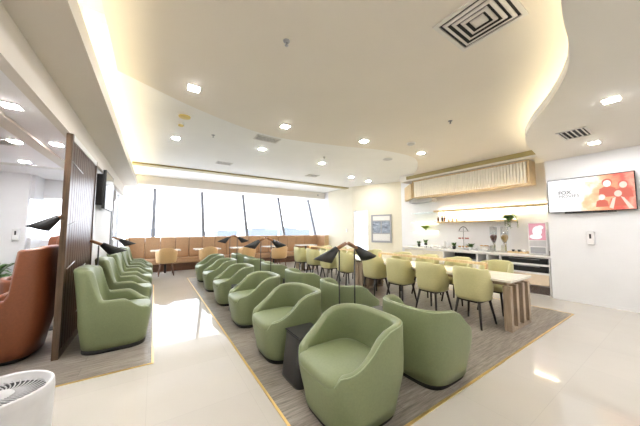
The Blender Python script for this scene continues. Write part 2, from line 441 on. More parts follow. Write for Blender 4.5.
d = MB(); wallbx(d, 1.02, 1.6, .02, .06, 1.14, 1.24); rel(d.build('tray_rail', M['white']))
sw = MB().box(7.375, 7.4, 8.9, 8.99, 1.4, 1.56, .004).build('card_reader', M['plast'])
tag(sw, 'small white card reader on the cream pier left of the white door', 'card reader')

# outside
struct(MB().box(-400, 500, 14, 900, -7.2, -7).build('ground', M['ground']))
def ridge(x0, x1, y, h, seed, m, nm):
    r = random.Random(seed); n = 36; top = []
    for i in range(n + 1):
        t = i / n
        top.append((x0 + (x1 - x0) * t, -7 + h * (math.sin(PI * t) ** .6) * (.75 + .25 * math.sin(7 * t + seed) + .08 * r.random())))
    b = MB(); rows = []
    for dy, k in ((-60, 0), (-25, .7), (0, 1), (30, .7), (70, 0)):
        rows.append([(x, y + dy, -7 + (z + 7) * k) for x, z in top])
    b.loft(rows, closed=False); return struct(b.build(nm, m))
ridge(40, 330, 520, 17, 3, M['hill'], 'distant_hill')
ridge(-60, 90, 480, 11, 5, M['hill'], 'distant_hill')
for k, (x, y, w_, h_) in enumerate([(64, 190, 20, 8.5), (96, 200, 24, 9.2), (128, 215, 18, 8.8), (40, 200, 14, 7.6)]):
    b = MB().box(x, x + w_, y, y + 12, -7, -7 + h_).box(x + 2, x + w_ * .5, y + 2, y + 10, -7 + h_, -7 + h_ + 1)
    tag(b.build('airport_building', M['bldg']), ['hazy low block beyond the window left of the fourth mullion', 'widest hazy block beyond the windows', 'hazy block far right beyond the windows', 'lowest hazy block far left beyond the windows'][k], 'building')

# ------------------------------------------------------------------ tub chair generator
def sup(a, ax, ay, n=3.4):
    c, s_ = math.cos(a), math.sin(a)
    return (ax * math.copysign(abs(c) ** (2 / n), c), ay * math.copysign(abs(s_) ** (2 / n), s_))
def smooth(t): t = max(0, min(1, t)); return t * t * (3 - 2 * t)
def shell(hfun, ax, ay, base=.78, t=.075, tb=None, zs=.36, z0=.05, N=72, lean=0.0, zmid=.42, n=3.4):
    """closed tub: outer wall, rolled rim whose height follows hfun(x,y), inner wall down to zs. +x is the front."""
    rings = []
    def ring(fs, fz, inset):
        r = []
        for k in range(N):
            a = 2 * PI * k / N
            x, y = sup(a, 1, 1, n)
            h = hfun(x * ax, y * ay)
            z = fz(h)
            w = base + (1 - base) * smooth((z - z0) / (zmid - z0)) ** .8 if fs is None else fs
            th = inset * (1 if tb is None else (1 + (tb / t - 1) * smooth((-x - .55) / .4)))
            px, py = sup(a, ax * w - th, ay * w - th)
            px -= lean * max(0, z - .5) * smooth((-x - .2) / .5) if lean else 0
            r.append((px, py, z))
        return r
    rings.append(ring(None, lambda h: z0, 0))
    for f in (.15, .3, .45, .6, .75, .88): rings.append(ring(None, lambda h, f=f: z0 + (h - .03 - z0) * f, 0))
    rings.append(ring(None, lambda h: h - .03, 0)); rings.append(ring(None, lambda h: h - .010, .006))
    rings.append(ring(None, lambda h: h, t * .3)); rings.append(ring(None, lambda h: h, t * .62)); rings.append(ring(None, lambda h: h - .014, t * .92))
    rings.append(ring(None, lambda h: h - .04, t))
    for f in (.6, .3, 0): rings.append(ring(1, lambda h, f=f: min(h - .045, zs + (h - .05 - zs) * f), t))
    mb = MB(); mb.loft(rings, closed=True, cap0=True, cap1=True)
    return mb, rings[8]
def cushion(x0, x1, ay, z0, z1, n=4.0, N=48, crown=.02):
    cx, ax = (x0 + x1) / 2, (x1 - x0) / 2
    rings = []
    for w, z in ((.93, z0), (.985, z0 + .012), (1, (z0 + z1) / 2), (.985, z1 - .014), (.93, z1), (.75, z1 + crown * .6), (.4, z1 + crown), (.05, z1 + crown * 1.1)):
        rings.append([(cx + sup(2 * PI * k / N, ax * w, ay * w, n)[0], sup(2 * PI * k / N, ax * w, ay * w, n)[1], z) for k in range(N)])
    return MB().loft(rings, closed=True, cap0=True, cap1=True)

def plinth(ax, ay, z1=.052):
    pr = []
    for w, z in ((1, 0), (1, z1)):
        pr.append([(*sup(2 * PI * k / 40, ax * w, ay * w, 4), z) for k in range(40)])
    mb = MB().loft(pr, closed=True, cap0=True, cap1=True)
    return mb

def h_tub(x, y):
    h = .74 - .03 * smooth((x + .25) / .3)
    t = max(0, min(1, (x + .06) / .40))
    h -= (.71 - .475) * (.5 * t + .5 * smooth(t))
    if x > .325: h -= .09 * smooth((x - .335) / .04)
    return h
def make_tub():
    t = empty('tub_chair', (0, 0, 0), 0, '', 'armchair', 'green tub chairs on the grey floor inlay')
    mb, rim = shell(h_tub, .388, .388, base=.85, t=.07, n=4.2)
    mb.build('shell', M['green'], t)
    cushion(-.25, .386, .312, .355, .438, n=4.2).build('seat_cushion', M['green'], t)
    MB().tube([rim[k] for k in range(len(rim)) if rim[k][0] < .358], .0045, 6).build('piping', M['green_p'], t)
    plinth(.305, .30).build('plinth', M['blackm'], t)
    return t
tub = make_tub()
CY = [1.72, 2.95, 4.18, 5.50, 6.85, 8.22]
ln = ['nearest the camera, facing left', 'second in the left-facing row, past the nearest side table', 'third from the camera in the row that faces left', 'fourth from the camera in the row that faces left', 'fifth from the camera in the row that faces left', 'farthest of the row that faces left']
rn = ['seen from behind, nearest of the row facing the long table', 'second from the camera in the row facing the long table', 'third from the camera in the row facing the long table', 'fourth from the camera in the row facing the long table', 'fifth from the camera in the row facing the long table', 'farthest of the row facing the long table']
first = True
for i, y in enumerate(CY):
    place(tub, first, (1.44, y, .004), PI, 'green tub chair ' + ln[i]); first = False
for i, y in enumerate(CY):
    place(tub, False, (2.50, y + (-.02 if i == 0 else .03), .004), 0, 'green tub chair ' + rn[i])

# armchairs with a raised back along the partition
def h_arm(x, y):
    h = .63 - .13 * smooth((x - .12) / .22)
    h += (1.03 - .63) * smooth((-x - .17) / .09)
    if abs(y) > .24 and x < -.2: h -= .03 * smooth((abs(y) - .24) / .12)
    if x > .34: h -= .07 * smooth((x - .34) / .05)
    return h
def make_arm():
    t = empty('armchair', (0, 0, 0), 0, '', 'armchair', 'green armchairs along the partition')
    mb, rim = shell(h_arm, .38, .37, base=.88, t=.085, tb=.15, lean=.12, zs=.38, n=4.4, N=96)
    mb.build('shell', M['green'], t)
    cushion(-.22, .372, .275, .385, .475, n=3.8).build('seat_cushion', M['green'], t)
    plinth(.325, .31).build('plinth', M['blackm'], t)
    return t
arm = make_arm()
an = ['nearest of the row by the walnut screen', 'second in the row, below the nearer reading lamp', 'third in the row by the white partition wall', 'fourth in the row by the white partition wall', 'farthest in the row, close to the caramel banquette']
for i, y in enumerate((4.40, 5.72, 6.95, 8.1, 9.2)):
    place(arm, i == 0, (-.37, y, .004 if y < 8 else 0), 0, 'green armchair with raised back, ' + an[i])

# terracotta high-back chairs in the left lounge
def h_ter(x, y):
    h = .72 - .10 * smooth((x - .05) / .3)
    h += (1.30 - .72) * smooth((-x - .19) / .08)
    if abs(y) > .27 and x < -.2: h -= .03 * smooth((abs(y) - .27) / .14)
    return h
def make_ter():
    t = empty('lounge_chair', (0, 0, 0), 0, '', 'armchair', 'terracotta chairs behind the screen')
    mb, rim = shell(h_ter, .43, .41, base=.80, t=.10, tb=.15, lean=.0, zs=.36, zmid=.55, n=4.6, N=96)
    mb.build('shell', M['terra'], t)
    cushion(-.24, .40, .30, .36, .50, n=3.8).build('seat_cushion', M['terra'], t)
    plinth(.28, .27).build('plinth', M['blackm'], t)
    return t
ter = make_ter()
place(ter, True, (-1.46, 4.60, .004), PI, 'terracotta high-back lounge chair at the left edge of the photo, in front of the screen')
o = place(ter, False, (-1.75, 6.7, .004), PI + .4, 'terracotta high-back lounge chair farther back, partly behind the walnut screen'); o.scale = (1.0, 1.0, 1.08)

# ------------------------------------------------------------------ dining chairs
def make_dining(name, seatm, legm, label, cat, group, w=.258, nn=3.1, arch=0.0):
    t = empty(name, (0, 0, 0), 0, label, cat, group)
    N = 48; prof = []
    # U-shaped shell, open to +x; section rings run along the U
    rings = []
    A0 = math.radians(62)
    for k in range(N + 1):
        a = A0 + (2 * PI - 2 * A0) * k / N
        ux, uy = sup(a, 1, 1, nn)
        fr_ = smooth((ux + .15) / .75)                 # 0 at back, 1 at the open front
        top = .92 - .27 * fr_ - .025 * smooth((abs(uy) - .5) / .4) - arch * uy * uy
        bot = .42 + .01 * fr_
        sec = []
        def P_(f, ins, z): return ((w * f - ins) * ux, (w * f - ins) * uy, z)
        for z_, f in ((bot, .86), (bot + .03, .91), (bot + (top - bot) * .35, .96), (bot + (top - bot) * .75, 1.0), (top - .02, 1.0)):
            sec.append(P_(f, 0, z_))
        sec.append(P_(1.0, .012, top)); sec.append(P_(1.0, .03, top - .004))
        for z_, f in ((top - .03, 1.0), (bot + (top - bot) * .5, .98), (bot + .03, .91), (bot, .86)):
            sec.append(P_(f, .042, z_))
        rings.append(sec)
    MB().loft(rings, closed=True, cap0=True, cap1=True).build('backrest', seatm, t)
    cushion(-.215, .25, .235, .40, .475, n=3.2, crown=.015).build('seat', seatm, t)
    MB().box(-.17, .19, -.17, .17, .37, .40).build('seat_frame', legm, t)
    for sx in (-1, 1):
        for sy in (-1, 1):
            MB().tube([(sx * .165 + .01, sy * .16, .39), (sx * .235 + .01, sy * .215, 0)], .022, 8, .014).build('leg', legm, t)
    return t
dc = make_dining('dining_chair', M['olive'], M['bwood'], '', 'chair', 'olive chairs at the long table')
DY = [2.05, 2.76, 3.49, 4.22, 5.24, 6.05, 6.85, 7.7]
ordn = ['nearest the camera', 'second from the camera', 'third from the camera', 'fourth from the camera', 'fifth from the camera', 'sixth from the camera', 'seventh from the camera', 'farthest from the camera']
for i, y in enumerate(DY):
    place(dc, i == 0, (4.36, y + .03, .004), random.uniform(-.06, .06), 'olive dining chair, aisle side of the long table, ' + ordn[i])
for i, y in enumerate(DY):
    place(dc, False, (5.36, y + .1, .004), PI + random.uniform(-.06, .06), 'olive dining chair, counter side of the long table, ' + ordn[i])

# long tables: white top, slatted ash end frames with sled foot
def make_table(y0, y1, label):
    cx = 4.79; L = y1 - y0
    t = empty('long_table', (cx, (y0 + y1) / 2, .004), 0, label, 'table', 'long dining tables')
    h = L / 2
    MB().box(-.41, .41, -h, h, .715, .752, .006).build('tabletop', M['tabletop'], t)
    MB().box(-.33, .33, -h + .08, h - .08, .66, .715).build('apron', M['ash'], t)
    for s_ in (-1, 1):
        yc = s_ * (h - .07)
        for x in (-.34, -.12, .12, .34):
            MB().box(x - .042, x + .042, yc - .05, yc + .05, .045, .66, .004).build('leg', M['ash'], t)
        MB().box(-.375, .375, yc - .05, yc + .05, 0, .045, .004).build('foot_rail', M['ash'], t)
    return t
make_table(1.56, 4.86, 'long white-topped dining table with slatted ash end frame, nearer the camera')
make_table(4.88, 8.3, 'long white-topped dining table joined behind the nearer one, towards the windows')
def light_bar(y0, y1, label):
    t = empty('table_lamp_bar', (4.79, (y0 + y1) / 2, .756), 0, label, 'lamp', 'light bars on the long tables')
    h = (y1 - y0) / 2
    for s_ in (-1, 1): MB().box(-.02, .02, s_ * h - .02, s_ * h + .02, 0, .16).build('post', M['oakz'], t)
    MB().box(-.03, .03, -h - .012, h + .012, .16, .185).box(-.03, -.024, -h, h, .14, .16).box(.024, .03, -h, h, .14, .16).build('bar', M['oak'], t)
    MB().box(-.02, .02, -h + .02, h - .02, .152, .16).build('light_strip', M['tableled'], t)
light_bar(2.05, 4.5, 'low oak light bar glowing warm along the middle of the nearer long table')
light_bar(5.2, 7.9, 'low oak light bar glowing warm along the middle of the farther long table')

# ------------------------------------------------------------------ reading lamps
def make_lamp():
    t = empty('floor_lamp', (0, 0, 0), 0, '', 'floor lamp', 'black reading lamps between the chairs')
    MB().lathe([(0, 0), (.12, 0), (.12, .012), (.02, .018), (0, .018)], n=28).build('base', M['black'], t)
    MB().tube([(0, 0, .015), (0, 0, 1.26)], .0085, 10).build('pole', M['black'], t)
    ax = Vector((.14, 0, -.065)).normalized()
    T = Matrix.Translation(Vector((-.10, 0, 1.335))) @ ax.to_track_quat('Z', 'Y').to_matrix().to_4x4()
    MB().lathe([(0, 0), (.022, 0), (.022, .155), (0, .155)], n=18, M4=T).build('handle', M['handle'], t)
    A0, A1 = Vector((.035, 0, 1.275)), Vector((.24, 0, 1.14))      # narrow end, middle of the mouth
    rings = []
    for q, g in ((0, 1), (.3, 1), (.6, 1), (1, 1), (1, .96), (.5, .9), (.06, .8)):
        c = A0.lerp(A1, q)
        ea = Vector((.02, 0, .028)).lerp(Vector((.115, 0, .03)), q) * g; eb = Vector((0, .024 + .058 * q, 0)) * g
        rings.append([c + ea * math.cos(2 * PI * k / 32) + eb * math.sin(2 * PI * k / 32) for k in range(32)])
    MB().loft(rings, closed=True, cap0=True).build('lamp_shade', M['shade'], t)
    return t
lamp = make_lamp()
LP = [((1.85, 2.38), PI, 'nearest green tub chairs, head tilted left'), ((2.08, 2.37), 0, 'nearest green tub chairs, head tilted right'),
      ((1.84, 4.98), PI, 'middle green tub chairs, head tilted left'), ((2.08, 5.02), 0, 'middle green tub chairs, head tilted right'),
      ((1.86, 7.58), PI, 'farthest green tub chairs, head tilted left'), ((2.08, 7.62), 0, 'farthest green tub chairs, head tilted right'),
      ((-.70, 5.1), 0, 'partition wall, nearer of the two'), ((-.70, 7.52), 0, 'partition wall, farther of the two')]
for i, (p, r, l) in enumerate(LP):
    place(lamp, i == 0, (p[0], p[1], .004), r, 'black cone reading lamp with wooden handle by the ' + l)
o = place(lamp, False, (-1.22, 5.55, .004), PI, 'black cone reading lamp in the left lounge, above the terracotta chairs'); o.scale = (1.1, 1.1, 1.33)

# side tables: black tapered blocks
def make_side():
    t = empty('side_table', (0, 0, 0), 0, '', 'side table', 'black side tables between chairs')
    mb = MB(); rings = []
    for w, z in ((.20, 0), (.195, .02), (.16, .43), (.16, .44)):
        rings.append([(*sup(2 * PI * k / 32, w, w, 6), z) for k in range(32)])
    mb.loft(rings, closed=True, cap0=True, cap1=True).build('body', M['black'], t)
    MB().lathe([(0, .44), (.215, .44), (.22, .447), (.215, .455), (0, .455)], n=4, smooth=False).xf(Matrix.Rotation(PI / 4, 4, 'Z')).build('tabletop', M['black'], t)
    return t
side = make_side()
place(side, True, (1.36, 2.335, .004), 0, 'black tapered side table between the two nearest left-facing tub chairs')
place(side, False, (1.42, 4.84, .004), 0, 'black tapered side table between the third and fourth left-facing tub chairs')
place(side, False, (1.42, 7.54, .004), 0, 'black tapered side table between the fifth and sixth left-facing tub chairs')
place(side, False, (2.5, 2.36, .004), 0, 'black tapered side table between the two nearest tub chairs facing the long table')
place(side, False, (2.5, 4.87, .004), 0, 'black tapered side table between the third and fourth tub chairs facing the long table')
place(side, False, (-.35, 5.1, .004), 0, 'black tapered side table beside the nearer lamp along the partition')

# ------------------------------------------------------------------ banquette and window tables
bq = empty('banquette', (3.3, 11.0, 0), 0, 'long caramel leather banquette with channelled back under the windows', 'banquette')
def bqb(mb, name, m): o = mb.build(name, m, bq); o.location = (-3.3, -11.0, 0); return o
bqb(MB().box(-.74, 7.36, 10.78, 11.4, 0, .26), 'plinth', M['brleg'])
bqb(MB().box(-.74, 7.38, 10.66, 11.2, .27, .46, .04, 3), 'seat', M['banq'])
x = -.74; n = 17; w = (7.38 + .74) / n
for i in range(n):
    bqb(MB().box(x + i * w + .004, x + (i + 1) * w - .004, 11.18, 11.38, .46, 1.235, .028, 3), 'back_panel', M['banq'])
bqb(MB().box(-.80, -.745, 10.66, 11.39, 0, 1.22, .008), 'end_panel', M['oakz'])
for i in range(2): bqb(MB().box(7.2, 7.38, 10.42 + i * .38, 10.79 + i * .38, .46, 1.235, .028, 3), 'back_panel', M['banq'])
bqb(MB().box(6.9, 7.38, 10.42, 10.68, 0, .46, .02, 2), 'seat', M['banq'])
bqb(MB().box(7.15, 7.39, 10.36, 10.415, 0, 1.24, .008), 'end_panel', M['oakz'])

def make_bistro():
    t = empty('window_table', (0, 0, 0), 0, '', 'table', 'white tables along the banquette')
    MB().box(-.45, .45, -.31, .31, .765, .80, .006).build('tabletop', M['stone'], t)
    MB().lathe([(.035, .03), (.035, .765)], n=16).build('pedestal', M['black'], t)
    MB().box(-.26, .26, -.03, .03, 0, .03, .008).box(-.03, .03, -.26, .26, 0, .03, .008).build('foot', M['chrome'], t)
    return t
bt = make_bistro()
tn = ['leftmost of the row under the windows', 'second from the left under the windows', 'third from the left under the windows', 'fourth from the left under the windows', 'rightmost of the row, near the cream pier']
for i, x in enumerate((.37, 1.72, 3.06, 4.45, 6.1)):
    place(bt, i == 0, (x, 10.45, 0), 0, 'white rectangular pedestal table, ' + tn[i])
tc_ = make_dining('cafe_chair', M['tan'], M['brleg'], '', 'chair', 'tan chairs facing the banquette', w=.32, nn=2.3, arch=.09)
cn = ['leftmost, alone in the open aisle', 'second from the left, behind the green chairs', 'third from the left, behind reading lamps', 'rightmost, nearer the long table']
for i, (x, y) in enumerate(((.38, 9.9), (1.68, 9.9), (3.08, 9.85), (4.12, 9.15))):
    place(tc_, i == 0, (x, y, 0), PI / 2 if i < 3 else PI / 2 + .15, 'tan leather cafe chair with brown legs, ' + cn[i])

# ------------------------------------------------------------------ walnut screen
sc_ = empty('slatted_screen', (-.90, 5.02, .004), 0, 'tall dark walnut slatted screen between the lounges', 'screen')
def scb(mb, name, m): o = mb.build(name, m, sc_); return o
scb(MB().box(-.03, .03, -.85, -.80, 0, 2.676), 'post', M['post']); scb(MB().box(-.03, .03, .66, .72, 0, 2.676), 'post', M['post'])
scb(MB().box(-.03, .03, -.80, .66, 2.60, 2.676), 'top_rail', M['white'])
scb(MB().box(-.03, .03, -.80, .66, 0, .08), 'bottom_rail', M['post'])
sm = MB()
n = 13
for i in range(n):
    y = -.80 + 1.46 * i / n
    sm.box(-.018, .018, y + .004, y + 1.46 / n - .004, .08, 2.60, .004)
sm.box(-.008, .008, -.80, .66, .08, 2.60)
scb(sm, 'slat_panel', M['screenw'])
for (ya, za, yb, zb) in ((-.78, 1.55, -.45, 1.6), (-.8, 2.35, -.2, 2.3), (-.7, 1.02, -.35, 1.08), (-.1, .9, .3, .98), (-.1, .35, .25, .42)):
    scb(MB().tube([(.022, ya, za), (.022, yb, zb)], .005, 6), 'metal_inlay', M['steel'])

M['purif'] = mat('grey_white_plastic', (.62, .62, .63), .35)
ap = empty('air_purifier', (-.69, 2.2, 0), 0, 'white round air purifier with swirling grille top at the lower left', 'air purifier')
MB().lathe([(.185, 0), (.20, .02), (.218, .30), (.222, .56), (.218, .60), (.208, .61), (.196, .60), (.188, .56), (0, .56)], n=56).build('body', M['purif'], ap)
MB().lathe([(.0, .563), (.065, .563), (.065, .575), (.055, .585), (0, .588)], n=32).build('hub', M['plastg'], ap)
gr = MB()
for k in range(36):
    a = 2 * PI * k / 36
    pts_ = [(r * math.cos(a + (r - .06) * 4.5), r * math.sin(a + (r - .06) * 4.5), .578 - .03 * (r - .06)) for r in (.062, .09, .12, .15, .18)]
    gr.tube(pts_, .0035, 5)
gr.build('grille', M['plastg'], ap)
MB().lathe([(.066, .5605), (.185, .5605), (.185, .5615), (.066, .5615)], n=48).build('recess', M['dark'], ap)

# ------------------------------------------------------------------ televisions and wall fittings
tv = empty('television', (7.4, 1.205, 2.235), 0, 'wide flat television on the right wall showing a white and coral film picture', 'television')
MB().box(-.075, -.03, -.62, .62, -.36, .36, .006).build('frame', M['black'], tv)
MB().box(-.078, -.075, -.605, .605, -.345, .345).build('screen', M['art'], tv)
MB().box(-.03, 0, -.25, .25, -.2, .2).build('wall_bracket', M['black'], tv)
MB().box(-.07, -.02, -.36, .36, -.385, -.36).build('speaker_bar', M['black'], tv)
# generic rounded shapes of the picture (no recognisable figure)
def blob(y, z, ry, rz_, m, dx):
    b = MB(); v = [b.bm.verts.new((-.0782 - dx, y + ry * math.cos(2 * PI * k / 28), z + rz_ * math.sin(2 * PI * k / 28))) for k in range(28)]
    b.bm.faces.new(v); b.build('picture_shape', m, tv)
def poly(pts_, m, dx):
    b = MB(); b.bm.faces.new([b.bm.verts.new((-.0782 - dx, y, z)) for y, z in pts_]); b.build('picture_shape', m, tv)
k_ = 0
for (y, z, a) in ((-.27, .17, .065), (-.47, .12, .06), (-.19, -.10, .045), (-.40, -.04, .06)):      # four plain figures: shoulders, head, hair
    k_ += 1; poly([(y + a * 1.9, max(-.34, z - a * 4)), (y + a * 1.6, z - a * 1.5), (y + a * .7, z - a * .9), (y - a * .7, z - a * .9), (y - a * 1.6, z - a * 1.5), (max(-.6, y - a * 1.9), max(-.34, z - a * 4))], M['coral'], .0002 * k_)
    k_ += 1; blob(y, z + a * .35, a * 1.05, a * 1.15, M['coral'] if k_ % 4 else M['peach'], .0002 * k_)
    k_ += 1; blob(y, z, a * .8, a, M['pale'] if k_ % 2 else M['peach'], .0002 * k_)
for p_ in ([(-.28, -.30), (-.33, -.12), (-.37, -.10), (-.33, -.33)], [(-.43, -.10), (-.47, -.12), (-.58, -.33), (-.52, -.33)]):
    k_ += 1; poly(p_, M['peach'], .0002 * k_)
def text(s_, size, loc, m, parent, name='lettering', bold=0.0):
    c = bpy.data.curves.new(name, 'FONT'); c.body = s_; c.size = size; c.offset = bold; c.extrude = .0005
    tmp = bpy.data.objects.new(name, c); COL.objects.link(tmp)
    bpy.context.view_layer.update()
    me = bpy.data.meshes.new_from_object(tmp.evaluated_get(bpy.context.evaluated_depsgraph_get()))
    COL.objects.unlink(tmp); bpy.data.objects.remove(tmp)
    me.materials.append(m)
    o = bpy.data.objects.new(name, me); COL.objects.link(o); o.parent = parent
    o.location = loc; o.rotation_euler = (PI / 2, 0, -PI / 2)
    return o
text('FOX', .10, (-.079, .44, .03), M['ink'], tv, bold=.003)
text('MOVIES', .095, (-.079, .44, -.05), M['ink'], tv)

tv2 = empty('television', (-.95, 6.7, 2.28), 0, 'black television seen edge-on high on the white partition wall', 'television')
MB().box(.10, .15, -.5, .5, -.37, .37, .006).build('frame', M['black'], tv2)
MB().box(.15, .152, -.48, .48, -.35, .35).build('screen', mat('dark_screen', (.02, .02, .022), .08), tv2)
MB().box(0, .10, -.16, .16, -.12, .12).box(0, .1, -.42, -.36, -.3, .3).build('wall_bracket', M['blackm'], tv2)

def dispenser(loc, rz, label):
    t = empty('soap_dispenser', loc, rz, label, 'dispenser', 'white wall dispensers')
    MB().box(0, .09, -.055, .055, -.13, .13, .015, 3).build('body', M['plast'], t)
    MB().box(.088, .092, -.014, .014, -.01, .08).build('level_window', M['dark'], t)
    MB().box(.01, .075, -.04, .04, -.14, -.13).build('nozzle', M['plastg'], t)
dispenser((7.4, 1.21, 1.34), PI, 'white hand sanitiser dispenser on the right wall below the television')
dispenser((-2.58, 8.5, 1.40), -PI / 2, 'white hand sanitiser dispenser on the cream wall of the left lounge')

# ------------------------------------------------------------------ ceiling fittings
def make_light(m):
    t = empty('ceiling_light', (0, 0, 0), 0, '', 'ceiling light', 'square recessed downlights')
    MB().box(-.078, .078, -.078, .078, -.008, 0, .002).build('frame', M['vent'], t)
    MB().box(-.060, .060, -.060, .060, -.012, -.008).build('diffuser', m, t)
    return t
lt = make_light(M['led_w'])
L1 = [((.37, 3.59), 'nearest on the left, just before the curved ceiling edge'), ((1.91, 4.03), 'second from the left, on the near ceiling panel'), ((3.63, 3.80), 'third from the left, on the near ceiling panel'), ((5.37, 3.64), 'on the near panel in front of the slatted box')]
L2 = [((.31, 6.01), 'beyond the curved edge at far left'), ((2.1, 5.7), 'beyond the curved edge above the middle chairs'), ((4.01, 5.95), 'beyond the curved edge above the long table'), ((5.98, 6.96), 'farther back, before the cream angled wall'), ((7.05, 7.16), 'closest to the white door')]
L3 = [((.2, -.4), 'out of the frame above the camera at left'), ((-.1, -2.2), 'behind the camera at left'), ((.6, 1.3), 'above the camera')]  # unseen lamps added to light the foreground
fl = True
for p, l in L1: place(lt, fl, (*p, 3.38), 0, 'added square recessed fill downlight ' + l); fl = False
for p, l in L2: place(lt, False, (*p, 3.45), 0, 'added square recessed fill downlight ' + l)
for p, l in L3: place(lt, False, (*p, 3.38), 0, 'added square recessed fill downlight ' + l)
lc = make_light(M['led_c'])
L4 = [((4.51, .49, 3.06), 'on the right dropped ceiling, nearer the camera'), ((6.5, .94, 3.06), 'on the right dropped ceiling, above the television'), ((3.4, -1.2, 3.06), 'added behind the camera at right for fill'), ((5.8, -1.2, 3.06), 'added behind the camera at far right for fill'),  # both lamps behind the camera are added to brighten the right side
      ((-1.3, 3.89, 2.8), 'left lounge ceiling, nearest'), ((-1.75, 5.45, 2.8), 'left lounge ceiling, middle'), ((-1.28, 5.3, 2.8), 'left lounge ceiling, beside the screen top'), ((-2.9, 4.0, 2.8), 'left lounge, added for fill out of the frame'), ((-2.1, 7.0, 2.8), 'left lounge ceiling, farthest, added for fill'), ((-3.2, 6.2, 2.8), 'left lounge, out of the frame near the cream wall, added for fill'), ((-2.4, 1.8, 2.8), 'left lounge, out of the frame beside the camera, added for fill')]  # out-of-frame and farthest lamps are added to brighten the lounge
for i, (p, l) in enumerate(L4): place(lc, i == 0, p, 0, 'added square recessed fill downlight ' + l)

def vent(name, loc, s_, label, ry=None, n=4, rz=0):
    ry = ry or s_
    t = empty(name, loc, rz, label, 'air vent')
    f = MB()
    def rect(mb, a, b, wd, z0, z1):
        mb.box(-a, a, -b, -b + wd, z0, z1); mb.box(-a, a, b - wd, b, z0, z1); mb.box(-a, -a + wd, -b + wd, b - wd, z0, z1); mb.box(a - wd, a, -b + wd, b - wd, z0, z1)
    rect(f, s_, ry, .035, -.016, 0); f.build('frame', M['vent'], t)
    MB().box(-s_ + .035, s_ - .035, -ry + .035, ry - .035, -.003, -.001).build('backing', M['dark'], t)
    if n:
        step = (min(s_, ry) - .035) / (n + .5)
        for k in range(1, n + 1):
            a = s_ - .035 - step * k; b = ry - .035 - step * k
            if b < .02: break
            vn = MB(); a2 = a + step * .52; b2 = b + step * .52
            rr = []
            for (aa, bb, z) in ((a2, b2, -.004), (a2 + .004, b2, -.014), (a + .012, b + .012, -.022), (a, b, -.02)):
                rr.append([(-aa, -bb, z), (aa, -bb, z), (aa, bb, z), (-aa, bb, z)])
            vn.loft(rr, closed=True)
            for q in vn.bm.faces: q.smooth = False
            vn.build('louvre', M['vent'], t)
        MB().box(-step * .8, step * .8, -step * .8, step * .8, -.02, -.012).build('centre_plate', M['vent'], t)
    return t
vent('ceiling_diffuser', (2.36, .98, 3.38), .275, 'large square four-way air diffuser at the top of the picture', n=4)
def slotvent(loc, sx, sy, label, n=5, rz=0):
    t = empty('ceiling_vent', loc, rz, label, 'air vent')
    MB().box(-sx, sx, -sy, -sy + .025, -.012, 0).box(-sx, sx, sy - .025, sy, -.012, 0).box(-sx, -sx + .025, -sy, sy, -.012, 0).box(sx - .025, sx, -sy, sy, -.012, 0).build('frame', M['vent'], t)
    MB().box(-sx + .02, sx - .02, -sy + .02, sy - .02, -.003, -.001).build('backing', M['dark'], t)
    for k in range(n):
        y = -sy + .025 + (2 * sy - .05) * (k + .5) / n
        MB().box(-sx + .025, sx - .025, y - .008, y + .008, -.012, -.004).build('slat', M['vent'], t)
slotvent((5.62, 1.02, 3.06), .27, .17, 'slatted air vent in the right dropped ceiling between the two downlights', 5)
slotvent((1.63, 7.55, 3.45), .22, .16, 'slatted air vent near the far olive slot, left', 5)
slotvent((4.66, 7.55, 3.45), .22, .16, 'slatted air vent near the far olive slot, right', 5)
slotvent((1.95, 5.0, 3.45), .26, .14, 'slatted air vent tucked behind the curved ceiling edge', 5)
slotvent((-2.15, 7.4, 2.8), .5, .1, 'long slatted air vent in the left lounge ceiling', 4)
slotvent((-1.98, 5.6, 2.8), .18, .16, 'square slatted air vent at the left edge of the lounge ceiling', 4)
def sprinkler(loc, label):
    t = empty('sprinkler', loc, 0, label, 'sprinkler', 'ceiling sprinklers')
    MB().lathe([(0, 0), (.035, 0), (.03, -.01), (.012, -.014), (0, -.014)], n=20).build('rosette', M['greyf'], t)
    MB().lathe([(.007, -.012), (.007, -.045), (.018, -.047), (.018, -.05), (0, -.05)], n=12).build('head', M['greyf'], t)
for p, l in [((1.03, 2.16, 3.38), 'sprinkler head on the near ceiling panel, the nearest one'), ((4.19, 2.26, 3.38), 'sprinkler head on the near ceiling panel at right, alone'),
             ((.94, 5.4, 3.45), 'sprinkler head beyond the curved edge on the left'), ((3.72, 5.42, 3.45), 'sprinkler head beyond the curved edge on the right')]: sprinkler(p, l)
def detector(loc, r, h, m, label, name='smoke_detector'):
    t = empty(name, loc, 0, label, 'detector')
    MB().lathe([(0, 0), (r, 0), (r, -h * .35), (r * .9, -h * .45), (0, -h * .45)], n=28).build('base', M['plast'], t)
    MB().lathe([(r * .85, -h * .45), (r * .8, -h * .8), (r * .45, -h), (0, -h)], n=28).build('cap', m, t)
M['cap'] = mat('yellow_cap', (.75, .62, .22), .45)
detector((.36, 4.72, 3.45), .11, .05, M['cap'], 'round detector with yellow cap above, just behind the curved edge')
detector((.34, 5.15, 3.45), .055, .05, M['cap'], 'smaller round detector with yellow cap, next to the larger one')
detector((4.57, 3.33, 3.38), .09, .045, M['plastg'], 'round smoke detector on the near panel in front of the counter')
detector((5.29, 4.61, 3.45), .15, .02, M['plastg'], 'flat round ceiling speaker nearest the slatted box', 'ceiling_speaker')
for p, l in [((-.62, 10.8, 3.40), 'tiny dark sensor high at the left end of the window bulkhead'), ((7.0, 10.8, 3.3), 'tiny dark sensor high at the right end of the window bulkhead')]:
    tag(MB().box(-.03, .03, -.04, 0, -.03, .03, .006).build('wall_sensor', M['greyf'], loc=p), l, 'sensor')

